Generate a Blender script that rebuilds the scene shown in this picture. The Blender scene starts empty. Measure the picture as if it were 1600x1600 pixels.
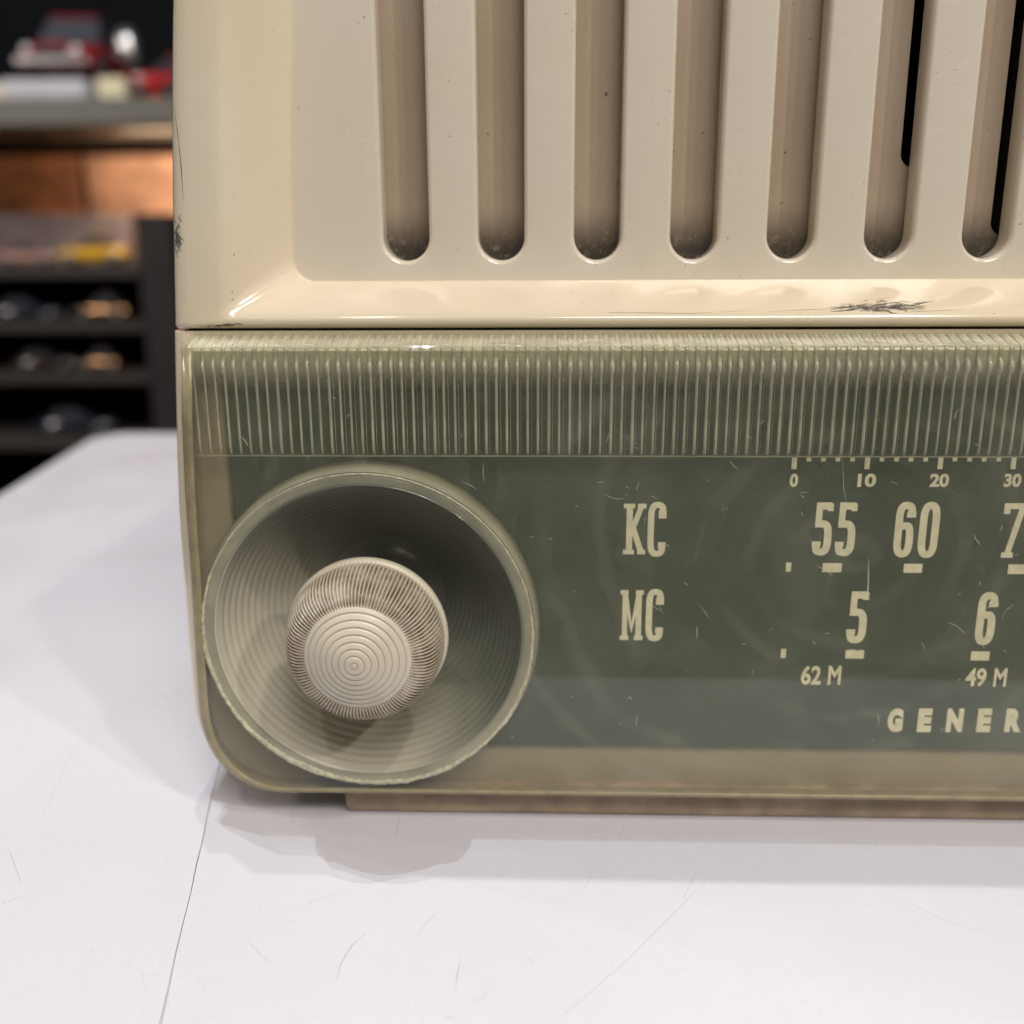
import bpy, bmesh, math, random
from mathutils import Vector, Matrix
from mathutils.bvhtree import BVHTree
random.seed(7)
S = bpy.context.scene
COL = S.collection
R = math.radians
PI = math.pi

# ------------------------------------------------------------------ camera
D, FPX, ZC = .2, 1600., .1246          # camera to dial front, focal length in photo pixels, height over table
PITCH, YAW, ROLL = R(15.5), R(1.97), R(-.32)
fw = Vector((-math.sin(YAW) * math.cos(PITCH), math.cos(YAW) * math.cos(PITCH), -math.sin(PITCH)))
rt = fw.cross(Vector((0, 0, 1))).normalized()
up = rt.cross(fw)
rt2 = rt * math.cos(ROLL) + up * math.sin(ROLL)
up2 = rt2.cross(fw)
CAM = Vector((0, -D, ZC))
cd = bpy.data.cameras.new('camera')
cam = bpy.data.objects.new('camera', cd)
COL.objects.link(cam)
cd.sensor_width = 36
cd.lens = 36
cd.clip_start = .01
cd.clip_end = 60
cam.matrix_world = Matrix(((rt2.x, up2.x, -fw.x, CAM.x), (rt2.y, up2.y, -fw.y, CAM.y), (rt2.z, up2.z, -fw.z, CAM.z), (0, 0, 0, 1)))
cd.dof.use_dof = True
cd.dof.focus_distance = .202
cd.dof.aperture_fstop = 8.5
S.camera = cam

# ------------------------------------------------------------------ world and lamps
w = bpy.data.worlds.new('World')
S.world = w
w.use_nodes = True
bg = w.node_tree.nodes['Background']
bg.inputs[0].default_value = (1, .96, .93, 1)
bg.inputs[1].default_value = .09

def lamp(name, loc, power, size, col=(1, 1, 1), target=(.02, 0, .03)):
    l = bpy.data.lights.new(name, 'AREA')
    l.shape = 'DISK'
    l.size = size
    l.energy = power
    l.color = col
    o = bpy.data.objects.new(name, l)
    COL.objects.link(o)
    o.location = loc
    o.rotation_euler = (Vector(target) - Vector(loc)).to_track_quat('-Z', 'Y').to_euler()
    return o
WARM, COOL = (1, .90, .78), (.86, .93, 1)
lamp('ceiling_lamp', (-.07, .160, 1.5), 4.2, .010, (1, .93, .84))
lamp('ceiling_lamp', (-.27, .165, 1.5), 4.0, .010, (.97, .98, 1))
lamp('ceiling_lamp', (-.19, .072, 1.5), 4.6, .012, (.80, .90, 1))
lamp('ceiling_lamp', (-2.2, .33, 1.30), 3.0, .03, WARM)
lamp('ceiling_lamp', (.55, -.60, 1.45), 4.4, .05, WARM)
lamp('ceiling_lamp', (-.30, -.70, 1.50), 2.2, .05, WARM)
lamp('ceiling_lamp', (1.0, -.85, 1.10), 5.4, .05, WARM)
lamp('ceiling_fill', (.45, -1.4, 1.75), 23, .9, (1, .95, .90))  # added soft fill for the radio front, stands in for ceiling bounce
lamp('shelf_fill', (-1.0, .35, .60), 3.0, .10, WARM, (-.38, 1.2, .22))  # added fill, out of view on the left, brightens the background shelves
lamp('shelf_fill', (-.48, 1.10, .228), 1.0, .10, (1, .74, .52), (-.42, 1.32, .16))  # added warm fill under the shelf board to brighten the boxes

S.view_settings.view_transform = 'Standard'
S.view_settings.look = 'None'
S.view_settings.exposure = .12
S.view_settings.gamma = 1
S.view_settings.use_curve_mapping = False
S.render.engine = 'CYCLES'
S.cycles.transparent_max_bounces = 24
S.cycles.max_bounces = 6
S.cycles.diffuse_bounces = 3
S.cycles.glossy_bounces = 3
S.cycles.caustics_reflective = False
S.cycles.caustics_refractive = False
S.cycles.use_denoising = True
S.cycles.use_adaptive_sampling = True
S.cycles.adaptive_threshold = .025
S.cycles.adaptive_min_samples = 16
S.cycles.sample_clamp_indirect = 4

# ------------------------------------------------------------------ helpers
def ray(px, py):
    return fw + rt2 * ((px - 800) / FPX) - up2 * ((py - 800) / FPX)

def at(px, py, Y=0.):
    d = ray(px, py)
    return CAM + d * ((Y - CAM.y) / d.y)

def on_table(px, py, Z=0.):
    d = ray(px, py)
    return CAM + d * ((Z - CAM.z) / d.z)

def link(name, me, mat=None, parent=None, smooth=True):
    o = bpy.data.objects.new(name, me)
    COL.objects.link(o)
    if mat is not None:
        for m in (mat if isinstance(mat, (list, tuple)) else [mat]):
            me.materials.append(m)
    if smooth:
        for p in me.polygons:
            p.use_smooth = True
    if parent:
        o.parent = parent
    return o

def mesh(name, v, f, mat=None, parent=None, smooth=True, fix=True):
    me = bpy.data.meshes.new(name)
    me.from_pydata([tuple(a) for a in v], [], f)
    if fix:
        bm = bmesh.new()
        bm.from_mesh(me)
        bmesh.ops.recalc_face_normals(bm, faces=bm.faces)
        bm.to_mesh(me)
        bm.free()
    me.update()
    return link(name, me, mat, parent, smooth)

def sharp(o, ang=35):
    o.data.set_sharp_from_angle(angle=R(ang))
    return o

def empty(name, loc, label, cat, group=None):
    o = bpy.data.objects.new(name, None)
    COL.objects.link(o)
    o.location = loc
    o.empty_display_size = .01
    o['label'] = label
    o['category'] = cat
    if group:
        o['group'] = group
    return o

def tag(o, label, cat, group=None):
    o['label'] = label
    o['category'] = cat
    if group:
        o['group'] = group
    return o

def box(x0, x1, y0, y1, z0, z1, bev=0., seg=2):
    bm = bmesh.new()
    vs = [bm.verts.new((x, y, z)) for z in (z0, z1) for y in (y0, y1) for x in (x0, x1)]
    for q in ((0, 2, 3, 1), (4, 5, 7, 6), (0, 1, 5, 4), (2, 6, 7, 3), (0, 4, 6, 2), (1, 3, 7, 5)):
        bm.faces.new([vs[i] for i in q])
    if bev:
        bmesh.ops.bevel(bm, geom=bm.edges[:], offset=bev, segments=seg, affect='EDGES', profile=.5)
    me = bpy.data.meshes.new('box')
    bm.to_mesh(me)
    bm.free()
    return me

def boxo(name, x0, x1, y0, y1, z0, z1, mat, parent=None, bev=0., seg=2):
    return link(name, box(x0, x1, y0, y1, z0, z1, bev, seg), mat, parent, smooth=False)

def bridge(loops, closed=True, cap0=False, cap1=False):
    n = len(loops[0])
    v = [p for l in loops for p in l]
    f = []
    for a in range(len(loops) - 1):
        for i in range(n if closed else n - 1):
            j = (i + 1) % n
            f.append((a * n + i, a * n + j, (a + 1) * n + j, (a + 1) * n + i))
    if cap0:
        f.append(tuple(range(n)))
    if cap1:
        f.append(tuple(range((len(loops) - 1) * n, len(loops) * n)))
    return v, f

def lathe(name, prof, n, mat, parent, cx, cz, rfun=None):
    """prof: (radius, Y); axis along Y through (cx, cz)"""
    loops = []
    for k, (r, y) in enumerate(prof):
        lp = []
        for i in range(n):
            a = 2 * PI * i / n
            q = rfun(k, r, a) if rfun else r
            lp.append((cx + q * math.cos(a), y, cz + q * math.sin(a)))
        loops.append(lp)
    v, f = bridge(loops)
    return mesh(name, v, f, mat, parent)

def tube(pts, r, n=8):
    loops = []
    for i, p in enumerate(pts):
        p = Vector(p)
        t = (Vector(pts[min(i + 1, len(pts) - 1)]) - Vector(pts[max(i - 1, 0)])).normalized()
        a = t.cross(Vector((0, 0, 1)))
        if a.length < .05:
            a = t.cross(Vector((0, 1, 0)))
        a.normalize()
        b = t.cross(a)
        loops.append([p + (a * math.cos(2 * PI * k / n) + b * math.sin(2 * PI * k / n)) * r for k in range(n)])
    return bridge(loops, True, True, True)

# ------------------------------------------------------------------ materials
class NT:
    def __init__(s, name):
        s.m = bpy.data.materials.new(name)
        s.m.use_nodes = True
        s.t = s.m.node_tree
        s.n = s.t.nodes
        s.out = s.n['Material Output']
        s.b = s.n['Principled BSDF']
        s.co = s.n.new('ShaderNodeTexCoord').outputs['Object']

    def l(s, a, b):
        s.t.links.new(a, b)

    def put(s, sock, v):
        if hasattr(v, 'is_linked') or isinstance(v, bpy.types.NodeSocket):
            s.l(v, sock)
        else:
            sock.default_value = v

    def math(s, op, a, b=0., c=0., clamp=False):
        q = s.n.new('ShaderNodeMath')
        q.operation = op
        q.use_clamp = clamp
        s.put(q.inputs[0], a)
        s.put(q.inputs[1], b)
        s.put(q.inputs[2], c)
        return q.outputs[0]

    def noise(s, scale, detail=4, rough=.55, co=None, dist=0.):
        q = s.n.new('ShaderNodeTexNoise')
        s.l(co or s.co, q.inputs['Vector'])
        q.inputs['Scale'].default_value = scale
        q.inputs['Detail'].default_value = detail
        q.inputs['Roughness'].default_value = rough
        q.inputs['Distortion'].default_value = dist
        return q.outputs['Fac']

    def mapping(s, loc=(0, 0, 0), rot=(0, 0, 0), sc=(1, 1, 1), co=None, kind='POINT'):
        q = s.n.new('ShaderNodeMapping')
        q.vector_type = kind
        s.l(co or s.co, q.inputs[0])
        q.inputs[1].default_value = loc
        q.inputs[2].default_value = rot
        q.inputs[3].default_value = sc
        return q.outputs[0]

    def ramp(s, x, a, b, smooth=True, lo=0., hi=1.):
        q = s.n.new('ShaderNodeMapRange')
        q.interpolation_type = 'SMOOTHSTEP' if smooth else 'LINEAR'
        s.l(x, q.inputs[0])
        q.inputs[1].default_value = a
        q.inputs[2].default_value = b
        q.inputs[3].default_value = lo
        q.inputs[4].default_value = hi
        return q.outputs[0]

    def mix(s, f, a, b):
        q = s.n.new('ShaderNodeMix')
        q.data_type = 'RGBA'
        s.put(q.inputs[0], f)
        for i, v in ((6, a), (7, b)):
            if isinstance(v, tuple):
                q.inputs[i].default_value = (*v, 1) if len(v) == 3 else v
            else:
                s.l(v, q.inputs[i])
        return q.outputs[2]

    def sep(s, co=None):
        q = s.n.new('ShaderNodeSeparateXYZ')
        s.l(co or s.co, q.inputs[0])
        return q.outputs

    def bump(s, h, strength=.2, dist=.0002):
        q = s.n.new('ShaderNodeBump')
        q.inputs['Strength'].default_value = strength
        q.inputs['Distance'].default_value = dist
        s.l(h, q.inputs['Height'])
        return q.outputs[0]

    def streaks(s, rot, scale, stretch, thr, w=.02):
        """thin scratches: noise stretched along one direction, thresholded round its middle"""
        c = s.mapping(rot=rot, sc=(1 / scale, 1 / scale, 1 / (scale * stretch)), kind='TEXTURE')
        a = s.noise(1, 3, .6, c, .4)
        d = s.math('ABSOLUTE', s.math('SUBTRACT', a, thr))
        return s.ramp(d, w, 0)

def plain(name, col, rough=.5, metal=0., spec=.5, var=.0, scale=40., coat=0., emis=None):
    t = NT(name)
    b = t.b
    b.inputs['Roughness'].default_value = rough
    b.inputs['Metallic'].default_value = metal
    b.inputs['Specular IOR Level'].default_value = spec
    b.inputs['Coat Weight'].default_value = coat
    n = t.noise(scale, 5)
    k = max(var, .06)
    lo = tuple(c * (1 - k) for c in col)
    hi = tuple(min(1, c * (1 + k)) for c in col)
    t.l(t.mix(t.ramp(n, .3, .7), lo, hi), b.inputs['Base Color'])
    return t.m

def ivory_mat(name, col, yellow, rough, dirt=0., sss=.12):
    """aged moulded ivory plastic: slight yellowing in clouds, soft specks and fine handling scratches"""
    t = NT(name)
    b = t.b
    t.co = t.n.new('ShaderNodeNewGeometry').outputs['Position']
    c = t.mix(t.ramp(t.noise(22, 3), .35, .68), col, yellow)
    sp = t.ramp(t.noise(900, 2, .5), .70, .76)
    gate = t.ramp(t.noise(70, 2), .48, .62)
    c = t.mix(t.math('MULTIPLY', t.math('MULTIPLY', sp, gate), .55), c, (.10, .075, .05))
    st = t.streaks((0, R(25), R(10)), 160, .06, .5, .006)
    g2 = t.ramp(t.noise(35, 2), .55, .72)
    c = t.mix(t.math('MULTIPLY', t.math('MULTIPLY', st, g2), .10), c, (.22, .18, .13))
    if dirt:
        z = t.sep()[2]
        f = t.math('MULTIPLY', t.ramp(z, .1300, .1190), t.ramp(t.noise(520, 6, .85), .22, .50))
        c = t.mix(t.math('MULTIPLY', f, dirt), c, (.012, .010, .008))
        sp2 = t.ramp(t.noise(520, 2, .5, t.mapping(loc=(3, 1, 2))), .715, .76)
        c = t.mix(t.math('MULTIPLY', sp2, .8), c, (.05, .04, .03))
    t.l(c, b.inputs['Base Color'])
    t.l(t.ramp(t.noise(60, 4), .3, .75, lo=rough * .8, hi=rough * 1.35), b.inputs['Roughness'])
    b.inputs['Coat Weight'].default_value = .9
    b.inputs['Coat Roughness'].default_value = .05
    t.l(t.bump(t.noise(55, 3), .22, .0004), b.inputs['Normal'])
    return t.m

M = {}
M['ivory'] = ivory_mat('ivory_plastic', (.82, .73, .575), (.82, .71, .525), .14)
M['grille'] = ivory_mat('grille_plastic', (.75, .685, .58), (.745, .67, .55), .22)
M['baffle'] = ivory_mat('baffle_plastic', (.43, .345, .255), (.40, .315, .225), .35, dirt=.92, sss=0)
M['black'] = plain('speaker_black', (.012, .011, .010), .9, spec=.1)
M['gap'] = plain('gap_dark', (.03, .025, .018), .9, spec=.1, var=.4, scale=300)
M['rubber'] = plain('rubber', (.05, .045, .04), .8, spec=.2)

def clear_mat():
    """clear aged acrylic: thin-walled, lets light straight through with a faint yellow green tint, mirror-like
    at the front, hazed by fine swirls and scratches"""
    t = NT('clear_acrylic')
    n = t.n
    n.remove(t.b)
    tr = n.new('ShaderNodeBsdfTransparent')
    tr.inputs[0].default_value = (.955, .955, .905, 1)
    gl = n.new('ShaderNodeBsdfGlossy')
    gl.inputs['Color'].default_value = (1, 1, 1, 1)
    gl.inputs['Roughness'].default_value = .035
    df = n.new('ShaderNodeBsdfDiffuse')
    df.inputs[0].default_value = (.66, .64, .54, 1)
    fr = n.new('ShaderNodeFresnel')
    fr.inputs[0].default_value = 1.49
    geo = n.new('ShaderNodeNewGeometry')
    front = t.math('SUBTRACT', 1., geo.outputs['Backfacing'])
    f = t.math('MULTIPLY', t.math('MULTIPLY', fr.outputs[0], front), 1.)
    # haze: cloudy wear, concentric polishing swirls, hairline scratches
    cl = t.ramp(t.noise(38, 5, .6), .35, .75, lo=.055, hi=.13)
    mp = t.mapping(loc=(.022, 0, -.075), sc=(1, 0, 1.25))
    ln = n.new('ShaderNodeVectorMath')
    ln.operation = 'LENGTH'
    t.l(mp, ln.inputs[0])
    wob = t.math('ADD', ln.outputs['Value'], t.math('MULTIPLY', t.noise(30, 2), .02))
    sw = t.math('SINE', t.math('MULTIPLY', wob, 620))
    sw = t.math('MULTIPLY', t.ramp(sw, .2, 1), t.ramp(t.noise(60, 3), .38, .62, hi=.036))
    s1 = t.streaks((0, R(12), 0), 330, .05, .5, .008)
    s2 = t.streaks((0, R(-58), 0), 300, .045, .5, .007)
    s3 = t.streaks((0, R(78), 0), 300, .045, .5, .007)
    sg = t.ramp(t.noise(55, 2, .5, t.mapping(loc=(5, 2, 1))), .5, .72)
    ss = t.math('MULTIPLY', t.math('ADD', t.math('ADD', s1, s2), s3), sg)
    hz = t.math('ADD', t.math('ADD', cl, sw), t.math('MULTIPLY', ss, .07), clamp=True)
    hz = t.math('MULTIPLY', hz, front)
    m1 = n.new('ShaderNodeMixShader')
    t.l(hz, m1.inputs[0])
    t.l(tr.outputs[0], m1.inputs[1])
    t.l(df.outputs[0], m1.inputs[2])
    m2 = n.new('ShaderNodeMixShader')
    t.l(f, m2.inputs[0])
    t.l(m1.outputs[0], m2.inputs[1])
    t.l(gl.outputs[0], m2.inputs[2])
    t.l(m2.outputs[0], t.out.inputs[0])
    bn = t.bump(t.noise(45, 3), .10, .0004)
    t.l(bn, gl.inputs['Normal'])
    return t.m
M['clear'] = clear_mat()

def milky(name, col, rough, alpha, sss=.0, var=.15, scale=200., trans=0.):
    t = NT(name)
    b = t.b
    k = t.ramp(t.noise(scale, 4), .3, .7)
    t.l(t.mix(k, tuple(c * (1 - var) for c in col), tuple(min(1, c * (1 + var)) for c in col)), b.inputs['Base Color'])
    b.inputs['Roughness'].default_value = rough
    b.inputs['Alpha'].default_value = alpha
    return t.m
M['edge'] = milky('yellowed_acrylic_edge', (.36, .315, .185), .2, .82, .15)
M['shoulder'] = milky('shoulder_glow', (.58, .565, .45), .22, .92, .2)
_n = M['shoulder'].node_tree
_c = _n.nodes.new('ShaderNodeTexCoord'); _s = _n.nodes.new('ShaderNodeSeparateXYZ'); _r = _n.nodes.new('ShaderNodeMapRange')
_r.interpolation_type = 'SMOOTHSTEP'                            # refracted light painted as alpha: pale at the top, fading downwards
_n.links.new(_c.outputs['Object'], _s.inputs[0]); _n.links.new(_s.outputs[2], _r.inputs[0])
_r.inputs[1].default_value = .0925; _r.inputs[2].default_value = .0998; _r.inputs[3].default_value = 0; _r.inputs[4].default_value = .95
_n.links.new(_r.outputs[0], _n.nodes['Principled BSDF'].inputs['Alpha'])
M['rib'] = milky('rib_acrylic', (.68, .66, .55), .10, .58, 0)
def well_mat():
    """cup colour blends diagonally from beige at lower left to dark green at upper right"""
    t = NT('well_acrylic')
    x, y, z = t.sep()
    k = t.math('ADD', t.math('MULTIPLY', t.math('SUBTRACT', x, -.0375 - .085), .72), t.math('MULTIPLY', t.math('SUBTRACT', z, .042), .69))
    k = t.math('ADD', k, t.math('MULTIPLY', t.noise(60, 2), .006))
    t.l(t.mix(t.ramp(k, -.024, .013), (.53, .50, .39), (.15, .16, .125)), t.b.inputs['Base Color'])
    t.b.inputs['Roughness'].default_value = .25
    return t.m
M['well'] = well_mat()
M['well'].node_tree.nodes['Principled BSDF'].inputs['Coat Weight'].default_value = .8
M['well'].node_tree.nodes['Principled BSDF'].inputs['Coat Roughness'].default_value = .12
M['lip'] = milky('lip_acrylic', (.53, .525, .385), .12, .48, 0, .12, 120)
M['flare'] = milky('flare_acrylic', (.40, .39, .30), .15, .75, 0, .1, 120)
_n = M['rib'].node_tree                                           # no two ribs alike
_o = _n.nodes.new('ShaderNodeObjectInfo'); _r = _n.nodes.new('ShaderNodeMapRange')
_n.links.new(_o.outputs['Random'], _r.inputs[0]); _r.inputs[3].default_value = .46; _r.inputs[4].default_value = .72
_n.links.new(_r.outputs[0], _n.nodes['Principled BSDF'].inputs['Alpha'])
_n.nodes['Principled BSDF'].inputs['Coat Weight'].default_value = 1
M['chip'] = milky('chipped_acrylic', (.58, .55, .39), .55, .85, 0, .25, 900)
M['scratch'] = milky('pale_scratch', (.62, .62, .52), .6, .45, 0)
M['dark_scratch'] = plain('dark_scrape', (.06, .055, .05), .8, var=.4, scale=800)
M['table_scratch'] = milky('table_scratch', (.28, .28, .30), .8, .32, 0)

def green_mat():
    t = NT('green_dial_paint')
    c = t.mix(t.ramp(t.noise(30, 4), .3, .7), (.060, .083, .060), (.074, .097, .071))
    t.l(c, t.b.inputs['Base Color'])
    t.b.inputs['Roughness'].default_value = .55
    t.b.inputs['Specular IOR Level'].default_value = .2
    x, y, z = t.sep()                                           # sprayed edge: the paint thins out at the left and the bottom
    wob = t.math('MULTIPLY', t.math('SUBTRACT', t.noise(90, 3), .5), .0008)
    ax = t.ramp(t.math('ADD', x, wob), -.0669 - .085, -.0650 - .085)
    az = t.ramp(t.math('ADD', z, wob), .0122, .0146)
    t.l(t.math('MULTIPLY', ax, az), t.b.inputs['Alpha'])
    return t.m
M['green'] = green_mat()
M['print'] = plain('cream_print', (.86, .81, .64), .6, spec=.2, var=.08, scale=600)
M['backing'] = plain('backing_plastic', (.35, .30, .20), .5, var=.08, scale=60)

def knob_mat():
    t = NT('knob_plastic')
    at_ = t.n.new('ShaderNodeAttribute')
    at_.attribute_name = 'grime'
    g = t.math('MULTIPLY', at_.outputs['Fac'], t.ramp(t.noise(140, 5, .75), .30, .62, lo=.45, hi=1.))
    base = t.mix(t.ramp(t.noise(80, 3), .3, .7), (.59, .545, .43), (.64, .595, .475))
    t.l(t.mix(g, base, (.13, .07, .03)), t.b.inputs['Base Color'])
    t.b.inputs['Roughness'].default_value = .33
    return t.m
M['knob'] = knob_mat()

def table_mat():
    t = NT('white_laminate')
    c = t.mix(t.ramp(t.noise(9, 4), .3, .7), (.60, .592, .65), (.64, .628, .685))
    c = t.mix(t.math('MULTIPLY', t.ramp(t.noise(420, 4, .7), .5, .75), .16), c, (.52, .51, .53))
    s1 = t.streaks((R(90), 0, R(25)), 260, .05, .5, .006)
    s2 = t.streaks((R(90), 0, R(-50)), 220, .05, .5, .006)
    g = t.ramp(t.noise(28, 2), .55, .7)
    c = t.mix(t.math('MULTIPLY', t.math('MULTIPLY', t.math('ADD', s1, s2, clamp=True), g), .26), c, (.40, .40, .43))
    sp = t.math('MULTIPLY', t.ramp(t.noise(700, 2, .4, t.mapping(loc=(7, 3, 1))), .765, .785), .5)
    c = t.mix(sp, c, (.30, .29, .30))
    t.l(c, t.b.inputs['Base Color'])
    t.l(t.ramp(t.noise(14, 5, .65), .3, .7, lo=.24, hi=.46), t.b.inputs['Roughness'])
    t.b.inputs['Specular IOR Level'].default_value = .45
    t.l(t.bump(t.noise(600, 3), .08, .0002), t.b.inputs['Normal'])
    return t.m
M['table'] = table_mat()

# ------------------------------------------------------------------ floor and table
flo = boxo('floor', -3, 3, -2.5, 3, -.80, -.763, plain('dark_floor', (.06, .05, .045), .6))
flo['kind'] = 'structure'

table = empty('table', (.2, .18, -.763), 'white laminate table top with scratches under the radio', 'table')
TZ = -.76
def tpt(x, y, z):
    return (x - .2, y - .18, z - TZ)
bl, fl = Vector((-.289, .449)), Vector((-.2335, -.078))       # left edge, back to front
s0, s1 = Vector((-.0789, .0166)), Vector((-.0649, -.0556))    # the joint line
sd = (s1 - s0) / (s1 - s0).y
joint = lambda y: s0.x + sd.x * (y - s0.y)
def panel(pts, name):
    lo = [tpt(x, y, -.028) for x, y in pts]
    e = .0012
    c = Vector((sum(p[0] for p in pts) / len(pts), sum(p[1] for p in pts) / len(pts)))
    hi = [tpt(x, y, -e * .8) for x, y in pts]
    ins = []
    for x, y in pts:
        d = (c - Vector((x, y))).normalized() * .00012
        ins.append(tpt(x + d.x, y + d.y, 0))
    v, f = bridge([lo, hi, ins], True, True, True)
    return mesh(name, v, f, M['table'], table, smooth=False)
cr = []
for k in range(9):                                              # rounded back left corner
    a = PI / 2 + (PI / 2) * k / 8
    cr.append((bl.x + .022 + .022 * math.cos(a) + (.0 if k < 5 else .0005), bl.y - .022 + .022 * math.sin(a)))
g = .00006
rj = random.Random(11)
jy = [.449 - .527 * k / 60 for k in range(61)]
jj = [rj.uniform(-.00012, .00012) for _ in jy]
left_pts = cr + [(fl.x, fl.y)] + [(joint(y) + d - g - rj.uniform(0, .00008), y) for y, d in reversed(list(zip(jy, jj)))]
right_pts = [(joint(y) + d + g, y) for y, d in zip(jy, jj)] + [(.80, -.078), (.80, .449)]
top_l = panel(left_pts, 'table_panel')
top_r = panel(right_pts, 'table_panel')
for x, y in ((-.20, .39), (-.18, -.03), (.74, .39), (.74, -.03)):
    a = tpt(x - .02, y - .02, 0)
    b = tpt(x + .02, y + .02, 0)
    boxo('leg', a[0], b[0], a[1], b[1], 0, .7319, plain('table_leg', (.35, .35, .36), .4), table, .003)

# ------------------------------------------------------------------ radio: cabinet
XR, ZT = .250, .236
RX, RY = .085, .07
radio = empty('radio', (RX, RY, 0.), 'vintage ivory plastic table radio with green dial and ribbed knob', 'radio')
OFF = Vector((RX, RY, 0))

def xl(z):                                 # left outline of the cabinet over height
    pts = [(0, -.0806), (.023, -.0806), (.0655, -.0799), (.1047, -.0771), (.144, -.0741), (.167, -.0717), (.24, -.0625)]
    for (a, p), (b, q) in zip(pts, pts[1:]):
        if z <= b:
            return p + (q - p) * (z - a) / (b - a)
    return pts[-1][1]
def xls(z):                                # smoothed
    return (xl(z - .012) + xl(z - .004) + xl(z + .004) + xl(z + .012)) / 4
def taper(p):
    x, y, z = p
    k = max(0, min(1, -x / .0771))
    kr = max(0, min(1, (x - .17) / .08))
    t = xls(z) + .0771
    return Vector((x + t * k - t * kr, y, z))

def rrect(x0, x1, z0, z1, r, Y, n=10, m=24, top=None):
    out = []
    rb0 = r
    top = r if top is None else top
    def seg(a, b):
        for k in range(m):
            t = k / m
            out.append((a[0] + (b[0] - a[0]) * t, Y, a[1] + (b[1] - a[1]) * t))
    def arc(cx, cz, a0):
        nonlocal r
        for k in range(n):
            a = a0 + (PI / 2) * k / n
            out.append((cx + r * math.cos(a), Y, cz + r * math.sin(a)))
    q = top
    seg((x0 + r, z0), (x1 - r, z0)); arc(x1 - r, z0 + r, -PI / 2)
    seg((x1, z0 + r), (x1, z1 - q)); r = q; arc(x1 - q, z1 - q, 0)
    seg((x1 - q, z1), (x0 + q, z1)); arc(x0 + q, z1 - q, PI / 2)
    seg((x0, z1 - q), (x0, z0 + rb0)); r = rb0; arc(x0 + r, z0 + r, PI)
    return out

ZG = .1049                                # bottom of the upper cabinet, over the dial
prof = [  # inset left/top/right, bottom z, Y, corner radius
    (.004, ZG, .150, .002), (.0005, ZG, .142, .0012), (0, ZG, .060, .0008), (0, ZG, .0150, .0008), (.0001, ZG + .0001, .0130, .0008), (.0005, ZG + .0001, .0114, .0008),
    (.0012, ZG + .0002, .0102, .0009), (.0024, ZG + .0005, .0094, .0010), (.0042, ZG + .0010, .0090, .0012), (.0080, ZG + .0016, .0088, .0014),
    (.0102, ZG + .0021, .0088, .0016), (.0112, ZG + .0025, .0090, .0018), (.0122, ZG + .0032, .0097, .0021), (.0140, ZG + .0044, .0114, .0027),
    (.0168, ZG + .0062, .0145, .0036), (.0196, ZG + .0078, .0176, .0044), (.0218, ZG + .0087, .0197, .0048), (.0226, ZG + .00905, .0204, .005),
    (.0227, ZG + .0091, .0212, .005), (.0227, ZG + .0091, .027, .005)]
loops = []
for ins, zb, Y, r in prof:
    loops.append([taper(p) - OFF for p in rrect(-.0771 + ins, XR - ins, zb, ZT - ins * .8, max(r, .0006), Y)])
v, f = bridge(loops, True, True, False)
cabinet = mesh('cabinet', v, f, M['ivory'], radio)

# lower cabinet behind the dial
lo = []
for ins, Y in ((.003, .150), (.0005, .145), (.0001, .060), (.0001, .0125), (.0004, .0112), (.0012, .0103), (.0026, .0100)):
    lo.append([taper(p) - OFF for p in rrect(-.0771 + ins, XR - ins, .0042 + ins, ZG - .0002 - ins * .05, .015 - ins, Y, top=.0004)])
v, f = bridge(lo, True, True, False)
nl = len(lo[0])
last = [Vector(p) + OFF for p in lo[-1]]
bmh = bmesh.new()
ev = [bmh.verts.new(p) for p in last]
hv = [bmh.verts.new((-.0375 + .0335 * math.cos(2 * PI * k / 96), .0100, .0420 + .0335 * math.sin(2 * PI * k / 96))) for k in range(96)]
ee = [bmh.edges.new(q) for q in list(zip(ev, ev[1:] + ev[:1])) + list(zip(hv, hv[1:] + hv[:1]))]
bmesh.ops.triangle_fill(bmh, use_beauty=True, use_dissolve=False, edges=ee)
bmh.verts.index_update()
o_ = len(v)
v = list(v) + [q.co - OFF for q in bmh.verts]
f = list(f) + [tuple(q.index + o_ for q in fc.verts) for fc in bmh.faces]
bmh.free()
low = mesh('lower_cabinet', v, f, M['ivory'], radio)
sharp(low, 40)
boxo('base', -.0453 - RX, .210 - RX, .0045 - RY, .135 - RY, -.003, .0046, plain('brown_base', (.30, .225, .155), .5, var=.25, scale=120), radio, .0008)

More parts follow.
